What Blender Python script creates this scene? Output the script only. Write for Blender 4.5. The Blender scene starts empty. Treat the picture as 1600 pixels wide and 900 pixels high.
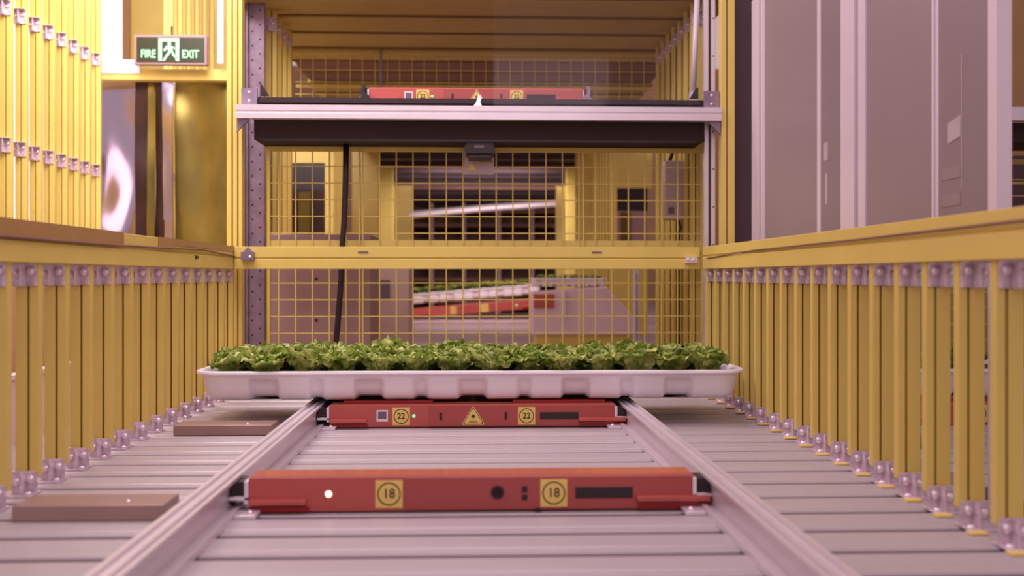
import bpy, bmesh, math, random
from mathutils import Vector, Matrix
random.seed(7)
S = bpy.context.scene
COL = S.collection

# ------------------------------------------------------------------ camera, world, lights, exposure
CZ = 0.337
cd = bpy.data.cameras.new('camera')
cam = bpy.data.objects.new('camera', cd)
COL.objects.link(cam)
cam.location = (0, 0, CZ)
cam.rotation_euler = (math.radians(90), 0, -math.atan(62 / 1600))
cd.sensor_width = 36
cd.lens = 36
cd.shift_y = -18 / 1600
cd.clip_start = 0.05
cd.dof.use_dof = True
cd.dof.focus_distance = 2.3
cd.dof.aperture_fstop = 3.6
S.camera = cam
S.view_settings.view_transform = 'Standard'
S.view_settings.look = 'None'
S.view_settings.gamma = 1
S.view_settings.exposure = 0.0
S.view_settings.use_curve_mapping = False

w = bpy.data.worlds.new('world')
S.world = w
w.use_nodes = True
w.node_tree.nodes['Background'].inputs[0].default_value = (1.0, 0.75, 0.83, 1)
w.node_tree.nodes['Background'].inputs[1].default_value = 0.55

def area(name, loc, rot, sx, sy, power, color):
    l = bpy.data.lights.new(name, 'AREA')
    l.shape = 'RECTANGLE'; l.size = sx; l.size_y = sy
    l.energy = power; l.color = color
    o = bpy.data.objects.new(name, l); COL.objects.link(o)
    o.location = loc; o.rotation_euler = [math.radians(a) for a in rot]
    return o
PINK = (1.0, 0.78, 0.87)
area('lane_light', (0.0, 1.9, 1.75), (0, 0, 0), 1.1, 1.9, 15, PINK)
area('lane_light', (0.0, -0.3, 1.3), (62, 0, 0), 1.6, 0.7, 7, PINK)
area('left_rack_fill', (-1.0, 2.5, 1.9), (40, 25, 0), 1.0, 0.8, 42, (1.0, 0.86, 0.84))  # unseen fill lights added to brighten the tall left posts
area('left_rack_fill', (-1.1, 3.5, 2.0), (20, 0, 0), 0.8, 0.5, 26, (1.0, 0.82, 0.84))
area('tunnel_fill', (0.0, 5.3, 1.1), (0, 0, 0), 0.9, 1.6, 8, (1.0, 0.78, 0.8))  # unseen fill lights added to brighten the tunnel, here and below
area('tunnel_fill', (0.1, 7.4, 1.0), (35, 0, 0), 0.9, 0.5, 16, (1.0, 0.8, 0.82))
area('tunnel_fill', (0.3, 8.6, 1.5), (0, 0, 0), 1.2, 2.0, 34, (1.0, 0.76, 0.8))

# ------------------------------------------------------------------ materials
def lin(c):
    return tuple(((v / 255) / 12.92 if v <= 10 else (((v / 255) + 0.055) / 1.055) ** 2.4) for v in c)
def mat(name, rgb, rough=0.5, metal=0.0, var=0.0, scale=20.0, emit=None, es=0.0, bump=0.0, bscale=30.0, trans=0.0, sss=0.0, stretch=None):
    m = bpy.data.materials.new(name)
    m.use_nodes = True
    nt = m.node_tree
    b = nt.nodes['Principled BSDF']
    c = lin(rgb)
    b.inputs['Base Color'].default_value = (*c, 1)
    b.inputs['Roughness'].default_value = rough
    b.inputs['Metallic'].default_value = metal
    tc = mp = None
    if var or bump:
        tc = nt.nodes.new('ShaderNodeTexCoord')
        mp = nt.nodes.new('ShaderNodeMapping')
        nt.links.new(tc.outputs['Object'], mp.inputs[0])
        if stretch: mp.inputs['Scale'].default_value = stretch
    if var:
        n = nt.nodes.new('ShaderNodeTexNoise')
        n.inputs['Scale'].default_value = scale
        n.inputs['Detail'].default_value = 4
        r = nt.nodes.new('ShaderNodeValToRGB')
        r.color_ramp.elements[0].position = 0.3; r.color_ramp.elements[1].position = 0.7
        r.color_ramp.elements[0].color = (*[x * (1 - var) for x in c], 1)
        r.color_ramp.elements[1].color = (*[min(1, x * (1 + var)) for x in c], 1)
        nt.links.new(mp.outputs[0], n.inputs['Vector'])
        nt.links.new(n.outputs[0], r.inputs[0])
        nt.links.new(r.outputs[0], b.inputs['Base Color'])
    if bump:
        n2 = nt.nodes.new('ShaderNodeTexNoise')
        n2.inputs['Scale'].default_value = bscale
        n2.inputs['Detail'].default_value = 3
        bp = nt.nodes.new('ShaderNodeBump')
        bp.inputs['Strength'].default_value = bump
        nt.links.new(mp.outputs[0], n2.inputs['Vector'])
        nt.links.new(n2.outputs[0], bp.inputs['Height'])
        nt.links.new(bp.outputs[0], b.inputs['Normal'])
    if emit:
        b.inputs['Emission Color'].default_value = (*lin(emit), 1)
        b.inputs['Emission Strength'].default_value = es
    if trans: b.inputs['Transmission Weight'].default_value = trans
    if sss:
        b.inputs['Subsurface Weight'].default_value = sss
        b.inputs['Subsurface Scale'].default_value = 0.01
    return m
M = dict(
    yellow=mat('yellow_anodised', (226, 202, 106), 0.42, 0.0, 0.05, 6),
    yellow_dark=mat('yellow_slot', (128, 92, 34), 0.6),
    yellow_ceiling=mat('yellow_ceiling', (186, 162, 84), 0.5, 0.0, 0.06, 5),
    brown_strip=mat('brown_cover', (176, 136, 84), 0.45, 0.0, 0.06, 9),
    steel=mat('bright_steel', (240, 226, 236), 0.2, 0.5, 0.1, 60),
    bracket=mat('bracket_steel', (220, 202, 214), 0.3, 0.4, 0.25, 90),
    galv=mat('galvanised_steel', (150, 130, 150), 0.45, 0.55, 0.18, 35),
    alu=mat('aluminium', (226, 216, 222), 0.36, 0.45, 0.03, 12),
    alu_soft=mat('deck_aluminium', (187, 177, 180), 0.42, 0.12, 0.04, 7, stretch=(0.3, 3, 3)),
    deck_groove=mat('deck_groove', (104, 82, 86), 0.8),
    block=mat('brown_block', (162, 132, 124), 0.4, 0.2, 0.05, 10),
    red=mat('red_paint', (188, 88, 80), 0.3, 0.0, 0.04, 8),
    red_b=mat('red_paint_deep', (172, 78, 72), 0.3, 0.0, 0.04, 8),
    red_gloss_reflect=mat('red_gloss_reflect', (206, 116, 92), 0.09),  # base lightened towards tan to paint in the reflected yellow
    red_c=mat('red_paint_dark', (150, 20, 24), 0.35),
    label=mat('label_yellow', (236, 206, 112), 0.5),
    ink=mat('ink_black', (52, 40, 10), 0.6),
    black=mat('black_plastic', (40, 24, 28), 0.45),
    platform=mat('black_platform', (50, 27, 27), 0.85, 0.0, 0.06, 6),
    white=mat('white_plastic', (242, 236, 242), 0.35, sss=0.0),
    paper=mat('white_sticker', (232, 226, 230), 0.5),
    sgrey=mat('grey_sticker', (112, 96, 108), 0.5),
    led_green=mat('led_green', (120, 220, 150), 0.3, emit=(70, 255, 140), es=1.3),
    led_white=mat('led_white', (255, 240, 220), 0.3, emit=(255, 215, 185), es=3.0),
    raft=mat('growing_raft', (60, 66, 36), 0.8, 0, 0.3, 60),
    cab=mat('grey_panel', (152, 136, 141), 0.42, 0.0, 0.02, 3),
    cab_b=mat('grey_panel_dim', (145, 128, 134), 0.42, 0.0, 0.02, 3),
    cab_frame=mat('white_frame', (226, 212, 222), 0.35),
    pale=mat('pale_reflection', (190, 178, 182), 0.4),  # tone of the reflections painted on the door leaves
    dark_panel=mat('dark_brown_panel', (84, 62, 68), 0.55),
    tan=mat('mauve_steel_box', (166, 134, 132), 0.5, 0, 0.03, 4),
    beige=mat('beige_box', (200, 170, 160), 0.5, 0, 0.03, 4),
    window=mat('grey_display', (112, 96, 110), 0.3),
    box_grey=mat('light_grey_box', (196, 176, 178), 0.45),
    floor=mat('concrete', (150, 128, 128), 0.7, 0, 0.1, 4),
    wall=mat('warehouse_wall', (184, 148, 104), 0.7, 0, 0.08, 2),
    brownwood=mat('brown_board', (136, 98, 84), 0.7, 0, 0.15, 5),
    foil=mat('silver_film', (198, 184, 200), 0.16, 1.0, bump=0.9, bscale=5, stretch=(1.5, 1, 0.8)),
    foil_yellow=mat('film_yellow_reflect', (132, 116, 58), 0.22, 0.7, 0.35, 6, bump=1.0, bscale=6, stretch=(1.3, 1, 0.6)),  # reflected yellow posts put into the film's base colour
    foil_dark=mat('film_dark_reflect', (62, 40, 36), 0.3, 0.5, 0.3, 6),  # dark reflection in the film put into its base colour
    glow=mat('lit_panel', (255, 240, 250), 0.5, emit=(255, 226, 240), es=1.6),
    tube=mat('lamp_tube', (255, 235, 240), 0.5, emit=(255, 220, 225), es=2.0),
    sign_dark=mat('sign_face', (36, 44, 22), 0.35),
    sign_frame=mat('sign_frame', (150, 120, 120), 0.4),
    sign_green=mat('sign_green', (150, 220, 170), 0.5, emit=(150, 225, 170), es=0.55),
    white_machine=mat('white_machine', (226, 200, 205), 0.4),
)
# leaf material
def leaf_mat():
    m = bpy.data.materials.new('lettuce_leaf'); m.use_nodes = True
    nt = m.node_tree; b = nt.nodes['Principled BSDF']
    oi = nt.nodes.new('ShaderNodeTexCoord')
    n = nt.nodes.new('ShaderNodeTexNoise'); n.inputs['Scale'].default_value = 28; n.inputs['Detail'].default_value = 3
    r = nt.nodes.new('ShaderNodeValToRGB')
    e = r.color_ramp.elements
    e[0].position = 0.32; e[0].color = (*lin((114, 138, 40)), 1)
    e[1].position = 0.68; e[1].color = (*lin((220, 224, 130)), 1)
    nt.links.new(oi.outputs['Object'], n.inputs['Vector'])
    nt.links.new(n.outputs[0], r.inputs[0])
    nt.links.new(r.outputs[0], b.inputs['Base Color'])
    b.inputs['Roughness'].default_value = 0.36
    t = nt.nodes.new('ShaderNodeBsdfTranslucent'); t.inputs[0].default_value = (*lin((150, 190, 60)), 1)
    mx = nt.nodes.new('ShaderNodeMixShader'); mx.inputs[0].default_value = 0.25
    out = nt.nodes['Material Output']
    nt.links.new(b.outputs[0], mx.inputs[1]); nt.links.new(t.outputs[0], mx.inputs[2])
    nt.links.new(mx.outputs[0], out.inputs[0])
    return m
M['leaf'] = leaf_mat()

# ------------------------------------------------------------------ mesh helpers
class MB:
    def __init__(s): s.v = []; s.f = []
    def box(s, x0, x1, y0, y1, z0, z1):
        n = len(s.v)
        s.v += [(x0, y0, z0), (x1, y0, z0), (x1, y1, z0), (x0, y1, z0), (x0, y0, z1), (x1, y0, z1), (x1, y1, z1), (x0, y1, z1)]
        s.f += [tuple(n + i for i in q) for q in ((3, 2, 1, 0), (4, 5, 6, 7), (0, 1, 5, 4), (1, 2, 6, 5), (2, 3, 7, 6), (3, 0, 4, 7))]
        return s
    def prism(s, poly, axis, a, b):
        """extrude the 2-D polygon along axis; poly coords are the other two axes in x,y,z order"""
        n = len(s.v); k = len(poly)
        for t in (a, b):
            for p, q in poly:
                s.v.append({'x': (t, p, q), 'y': (p, t, q), 'z': (p, q, t)}[axis])
        s.f.append(tuple(n + i for i in range(k))[::-1]); s.f.append(tuple(n + k + i for i in range(k)))
        for i in range(k):
            j = (i + 1) % k
            s.f.append((n + i, n + j, n + k + j, n + k + i))
        return s
    def cyl(s, c, axis, r, a, b, seg=20, r2=None):
        r2 = r if r2 is None else r2
        n = len(s.v)
        for t, rr in ((a, r), (b, r2)):
            for i in range(seg):
                an = 2 * math.pi * i / seg
                p, q = c[0] + rr * math.cos(an), c[1] + rr * math.sin(an)
                s.v.append({'x': (t, p, q), 'y': (p, t, q), 'z': (p, q, t)}[axis])
        s.f.append(tuple(n + i for i in range(seg))[::-1]); s.f.append(tuple(n + seg + i for i in range(seg)))
        for i in range(seg):
            j = (i + 1) % seg
            s.f.append((n + i, n + j, n + seg + j, n + seg + i))
        return s
    def ring(s, cx, cz, r0, r1, y0, y1, seg=40):
        n = len(s.v)
        for y in (y0, y1):
            for r in (r0, r1):
                for i in range(seg):
                    a = 2 * math.pi * i / seg
                    s.v.append((cx + r * math.cos(a), y, cz + r * math.sin(a)))
        for i in range(seg):
            j = (i + 1) % seg
            A, B, C, D = n, n + seg, n + 2 * seg, n + 3 * seg
            s.f += [(A + i, A + j, B + j, B + i), (B + i, B + j, D + j, D + i), (D + i, D + j, C + j, C + i), (C + i, C + j, A + j, A + i)]
        return s
    def dome(s, c, nrm, r, seg=12, rings=4, flat=0.75):
        nrm = Vector(nrm).normalized()
        q = Vector((0, 0, 1)).rotation_difference(nrm)
        n = len(s.v)
        for k in range(rings):
            ph = k / rings * math.pi / 2
            for i in range(seg):
                a = 2 * math.pi * i / seg
                p = Vector((r * math.cos(ph) * math.cos(a), r * math.cos(ph) * math.sin(a), r * flat * math.sin(ph)))
                s.v.append(tuple(Vector(c) + q @ p))
        s.v.append(tuple(Vector(c) + nrm * r * flat))
        top = len(s.v) - 1
        for k in range(rings - 1):
            for i in range(seg):
                j = (i + 1) % seg
                s.f.append((n + k * seg + i, n + k * seg + j, n + (k + 1) * seg + j, n + (k + 1) * seg + i))
        for i in range(seg):
            s.f.append((n + (rings - 1) * seg + i, n + (rings - 1) * seg + (i + 1) % seg, top))
        s.f.append(tuple(n + i for i in range(seg))[::-1])
        return s
    def tube(s, pts, r, seg=10):
        pts = [Vector(p) for p in pts]
        n0 = len(s.v)
        for i, p in enumerate(pts):
            d = (pts[min(i + 1, len(pts) - 1)] - pts[max(i - 1, 0)]).normalized()
            u = d.cross(Vector((0.1, 1, 0.13))).normalized(); v = d.cross(u)
            for k in range(seg):
                a = 2 * math.pi * k / seg
                s.v.append(tuple(p + (u * math.cos(a) + v * math.sin(a)) * r))
        for i in range(len(pts) - 1):
            for k in range(seg):
                j = (k + 1) % seg
                a = n0 + i * seg; b = a + seg
                s.f.append((a + k, a + j, b + j, b + k))
        s.f.append(tuple(n0 + k for k in range(seg))[::-1])
        s.f.append(tuple(n0 + (len(pts) - 1) * seg + k for k in range(seg)))
        return s
    def build(s, name, m, parent=None, bevel=0.0, smooth=False):
        me = bpy.data.meshes.new(name)
        me.from_pydata(s.v, [], s.f)
        bm = bmesh.new(); bm.from_mesh(me)
        bmesh.ops.recalc_face_normals(bm, faces=bm.faces)
        bm.to_mesh(me); bm.free()
        me.materials.append(m)
        if smooth:
            for p in me.polygons: p.use_smooth = True
        o = bpy.data.objects.new(name, me); COL.objects.link(o)
        if parent: o.parent = parent
        if bevel:
            b = o.modifiers.new('bevel', 'BEVEL'); b.width = bevel; b.segments = 2; b.limit_method = 'ANGLE'
        return o
def thing(name, label, cat, loc=(0, 0, 0), rz=0.0, group=None):
    o = bpy.data.objects.new(name, None); COL.objects.link(o)
    o.empty_display_size = 0.05
    o.location = loc; o.rotation_euler = (0, 0, rz)
    return tag(o, label, cat, group)
def tag(o, label, cat, group=None):
    o['label'] = label; o['category'] = cat
    if group: o['group'] = group
    return o
def struct(o, label=None, cat=None):
    o['kind'] = 'structure'
    if label: o['label'] = label
    if cat: o['category'] = cat
    return o
ORD = 'first second third fourth fifth sixth seventh eighth ninth tenth eleventh twelfth thirteenth fourteenth fifteenth sixteenth seventeenth eighteenth'.split()
def kids(o): return [c for c in COL.objects if c.parent == o]
def copy_tree(root, loc=None, rz=None, label=None, group=None, scale=None):
    def cp(o, par):
        c = o.copy(); COL.objects.link(c); c.parent = par
        for ch in KID.get(o.name, []): cp(ch, c)
        return c
    KID = {}
    for o in COL.objects:
        if o.parent: KID.setdefault(o.parent.name, []).append(o)
    r = cp(root, None)
    if loc is not None: r.location = loc
    if rz is not None: r.rotation_euler = (0, 0, rz)
    if label: r['label'] = label
    if group: r['group'] = group
    if scale: r.scale = (scale,) * 3
    return r
def text_mesh(txt, size, name, m, parent, x, y, z, depth=0.0006, sx=1.0, bold=0.0):
    cu = bpy.data.curves.new(name, 'FONT')
    cu.body = txt; cu.size = size; cu.extrude = depth / 2; cu.align_x = 'CENTER'; cu.align_y = 'CENTER'
    cu.offset = bold
    to = bpy.data.objects.new(name + '_src', cu); COL.objects.link(to)
    dg = bpy.context.evaluated_depsgraph_get()
    me = bpy.data.meshes.new_from_object(to.evaluated_get(dg))
    bpy.data.objects.remove(to)
    me.transform(Matrix.Translation((x, y, z)) @ Matrix.Rotation(math.pi / 2, 4, 'X') @ Matrix.Diagonal((sx, 1, 1, 1)))
    me.materials.clear(); me.materials.append(m)
    o = bpy.data.objects.new(name, me); COL.objects.link(o); o.parent = parent
    return o

# ------------------------------------------------------------------ the setting
FZ = -0.03
struct(MB().box(-6, 6, -1.0, 14, FZ - 0.05, FZ).build('floor', M['floor']))
struct(MB().box(-6, 6, 14, 14.1, FZ, 3.2).build('wall_back', M['wall']))
struct(MB().box(-6.1, -6, -1.0, 14, FZ, 3.2).build('wall_left', M['wall']))
struct(MB().box(6, 6.1, -1.0, 14, FZ, 3.2).build('wall_right', M['wall']))

XR, XL = 0.654, -0.672      # lane-side faces of the two fences
# slatted deck ------------------------------------------------------
def deck(x0, x1, y0, y1, pitch, label):
    t = thing('slatted_deck', label, 'deck', (0, 0, 0))
    mb, g = MB(), MB()
    y = y0
    while y < y1:
        a, b = y + 0.009, y + pitch - 0.009
        poly = [(a, -0.028), (a, -0.003), (a + 0.002, -0.001), (a + pitch * 0.22, -0.001), (a + pitch * 0.24, 0.0),
                (b - 0.006, 0.0), (b - 0.002, -0.002), (b, -0.006), (b, -0.028)]
        mb.prism(poly, 'x', x0, x1)
        y += pitch
    g.box(x0 + 0.005, x1 - 0.005, y0, y1, FZ, -0.0285)
    q = y0 + pitch
    while q < y1 - .02:
        g.box(x0 + .002, x1 - .002, q - .0088, q + .0088, -.02, -.0042); q += pitch  # dark strips stand in for the shadow line in each gap
    mb.build('slats', M['alu_soft'], t)
    g.build('groove_bed', M['deck_groove'], t)
    return t
deck(-0.735, 0.710, 0.62, 2.88, 0.1035, 'grey aluminium slat deck between the two yellow fences')
deck(0.83, 2.6, 1.1, 2.84, 0.1035, 'grey slat deck glimpsed behind the right yellow fence')

# fence posts -------------------------------------------------------
def post_poly(wx, dy, g0, gw):
    # camera side is -y; groove cut into it, shallower one behind
    return [(0, 0), (g0, 0), (g0, 0.007), (g0 + gw, 0.007), (g0 + gw, 0), (wx, 0), (wx, dy), (g0 + gw, dy), (g0 + gw, dy - 0.004), (g0, dy - 0.004), (g0, dy), (0, dy)]
def make_post(side, z0, z1, label, group, brackets, wx=0.0355, g0=None):
    t = thing('fence_post', label, 'post', (0, 0, 0), 0, group)
    s = 1 if side == 'right' else -1
    g0 = (0.0115 if side == 'right' else 0.014) if g0 is None else g0
    poly = post_poly(wx, 0.016, g0, 0.0038)
    poly = [(s * p, q) for p, q in poly]
    MB().prism(poly, 'z', z0, z1).build('upright', M['yellow'], t, bevel=0.0008)
    ge = [s * (g0 - 0.0001), s * (g0 + 0.0039)]
    MB().box(min(ge), max(ge), 0.0062, 0.0069, z0 + 0.002, z1 - 0.002).build('slot_strip', M['yellow_dark'], t)
    for (b0, b1, up) in brackets:
        mb = MB()
        xa, xb = sorted((s * 0.001, s * (wx + 0.004)))
        mb.box(xa, xb, -0.0045, -0.001, b0, b1)                       # face plate
        xm = s * wx * 0.5
        mb.box(xm - 0.002, xm + 0.002, -0.024, -0.0045, b0, b1)       # rib
        if up: mb.box(xa, xb, -0.026, 0.016, b1 - 0.003, b1)
        else: mb.box(xa, xb, -0.030, 0.016, b0, b0 + 0.003)
        br = mb.build('bracket', M['bracket'], t, bevel=0.0008)
        zc = (b0 + b1) / 2
        for q, (dx, dz) in enumerate(((0.25, 0.005), (0.77, 0.001))):
            c = (s * (wx + .006) * dx, -0.0045, zc + dz)
            MB().dome(c, (0, -1, 0), 0.0072).build('bolt', M['steel'], br, smooth=True)
        if not up and side == 'right' and z0 > 0 and z1 < .5:
            ca, cb = sorted((-s * .006, s * .018))
            MB().box(ca, cb, -.047, -.0305, .0002, .0035).build('end_cap', M['label'], t, bevel=.0006)
        if not up:
            MB().dome((s * wx * 0.25, -0.016, b0 + 0.003), (0, 0, 1), 0.006).build('bolt', M['steel'], br, smooth=True)
    return t
BT0, BT1 = CZ + 0.021, CZ + 0.083      # fence rail bottom / top
lr = 'yellow slotted post of the right-hand fence standing beside the slat deck'
ll = 'yellow slotted post of the left-hand fence standing beside the slat deck'
pr = make_post('right', 0.026, BT0, lr, 'posts of the right fence', [(0.0, 0.036, False), (BT0 - 0.036, BT0, True)])
pl = make_post('left', 0.026, BT0, ll, 'posts of the left fence', [(0.0, 0.036, False), (BT0 - 0.036, BT0, True)])
SR = 0.0988
for k in range(17):
    y = 1.155 + SR * (k + 1)
    if y > 2.86: break
    loc = (XR, y, 0); lab = 'yellow slotted post of the right fence, ' + ORD[k] + ' from the right edge of the photo'
    if k == 0: pr.location = loc; pr['label'] = lab
    else: copy_tree(pr, loc, label=lab)
SL = 0.1075
for k in range(14):
    y = 1.40 + SL * (k + 1)
    if y > 2.93: break
    loc = (XL, y, 0); lab = 'yellow slotted post of the left fence, ' + ORD[k] + ' from the left edge of the photo'
    if k == 0: pl.location = loc; pl['label'] = lab
    else: copy_tree(pl, loc, label=lab)
# yellow end caps of the slats, under the right brackets: shared look, parts of one trim
# top rails ---------------------------------------------------------
def rail_poly(x0, depth, s):
    # section in (x,z); lane side at x0
    H = BT1 - BT0
    z = lambda f: BT0 + H * f
    pts = [(0, z(0)), (0, z(.52)), (.004, z(.54)), (.004, z(.60)), (0, z(.62)), (0, z(1)), (depth, z(1)), (depth, z(0))]
    return [(x0 + s * p, q) for p, q in pts]
t = thing('fence_top_rail', 'yellow aluminium top rail along the right fence with a thin cable', 'rail', (0, 0, 0))
MB().prism(rail_poly(XR - 0.006, 0.05, 1), 'y', 0.55, 2.86).build('beam', M['yellow'], t, bevel=0.001)
MB().tube([(XR - .008, 2.80, CZ + .050), (XR - .008, 2.62, CZ + .054), (XR - .008, 2.33, CZ + .060), (XR - .008, 1.7, CZ + .062), (XR - .008, 1.2, CZ + .066), (XR - .008, .8, CZ + .064)], 0.0017).build('cable', M['brownwood'], t)
t = thing('fence_top_rail', 'yellow and brown aluminium top rail along the left fence', 'rail', (0, 0, 0))
MB().prism(rail_poly(XL + 0.006, 0.05, -1), 'y', 0.55, 2.98).build('beam', M['yellow'], t, bevel=0.001)
for (a, b, zz) in ((0.56, 1.98, 0.058), (2.20, 2.32, 0.063), (2.325, 2.93, 0.070)):
    MB().box(XL + 0.0065, XL + 0.0085, a, b, CZ + zz, BT1 + 0.001).build('cover_strip', M['brown_strip'], t)
MB().tube([(XL + .010, 2.93, CZ + .055), (XL + .010, 2.55, CZ + .066), (XL + .010, 2.2, CZ + .061), (XL + .010, 1.85, CZ + .058), (XL + .010, 1.45, CZ + .057), (XL + .010, .9, CZ + .062)], 0.0022).build('cable', M['brownwood'], t)
MB().box(XL + .0065, XL + .0085, 2.49, 2.51, CZ + .043, CZ + .050).build('black_clip', M['black'], t)
# cross rail
t = thing('cross_rail', 'yellow aluminium cross rail closing the lane behind the lettuce tray', 'rail', (0, 0, 0))
H = BT1 - BT0
MB().prism([(2.885, BT0), (2.885, BT0 + H * .45), (2.889, BT0 + H * .46), (2.889, BT0 + H * .50), (2.885, BT0 + H * .52), (2.885, BT1), (2.93, BT1), (2.93, BT0)], 'x', XL + 0.008, XR - 0.008).build('beam', M['yellow'], t, bevel=0.001)
for px in (-0.306, 0.352): MB().box(px - .014, px + .014, 2.8835, 2.886, CZ + .066, CZ + .0705).build('tag', M['sgrey'], t)
b = MB().box(XL + .03, XL + .065, 2.868, 2.885, CZ + .045, CZ + .068).prism([(XL + .035, CZ + .068), (XL + .062, CZ + .068), (XL + .048, CZ + .082)], 'y', 2.872, 2.885).build('corner_bracket', M['galv'], t)
MB().dome((XL + .055, 2.868, CZ + .054), (0, -1, 0), .005).build('bolt', M['steel'], b, smooth=True)
b = MB().box(XR - .052, XR - .018, 2.872, 2.885, CZ + .038, CZ + .056).build('corner_bracket', M['alu'], t)
for dx in (-.044, -.030): MB().dome((XR + dx, 2.872, CZ + .047), (0, -1, 0), .0045).build('bolt', M['steel'], b, smooth=True)

# running rails -----------------------------------------------------
RP = [(.330, 0), (.372, 0), (.372, .050), (.365, .050), (.3635, .0455), (.357, .0455), (.3555, .050), (.348, .050), (.3465, .0455), (.342, .0455), (.3415, .050), (.336, .050), (.336, .045), (.346, .043), (.346, .007), (.338, .006), (.338, .009), (.330, .009)]
for s, nm in ((-1, 'aluminium channel rail the red shuttles run in, left of the two'), (1, 'aluminium channel rail the red shuttles run in, right of the two')):
    t = thing('running_rail', nm, 'rail')
    MB().prism([(s * p, q) for p, q in RP], 'y', 0.55, 2.82).build('channel', M['alu'], t)
    for y in (1.43, 2.25, 2.62):
        xa, xb = sorted((s * .300, s * .3295))
        f = MB().box(xa, xb, y, y + .035, 0, .006).build('foot_clamp', M['alu'], t, bevel=.001)
        MB().dome((s * .311, y + .017, .006), (0, 0, 1), .005).build('bolt', M['steel'], f, smooth=True)
# blocks on the deck left
for y, lab in ((1.43, 'low brown metal block on the deck by the left fence, nearer the camera'), (2.19, 'low brown metal block on the deck by the left fence, nearer the tray')):
    t = thing('deck_block', lab, 'block', (0, y, 0))
    MB().box(-.632, -.425, 0, .075, 0, .022).build('body', M['block'], t, bevel=.002)
    MB().dome((-.48, .02, .022), (0, 0, 1), .004).build('screw', M['steel'], t, smooth=True)

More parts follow.
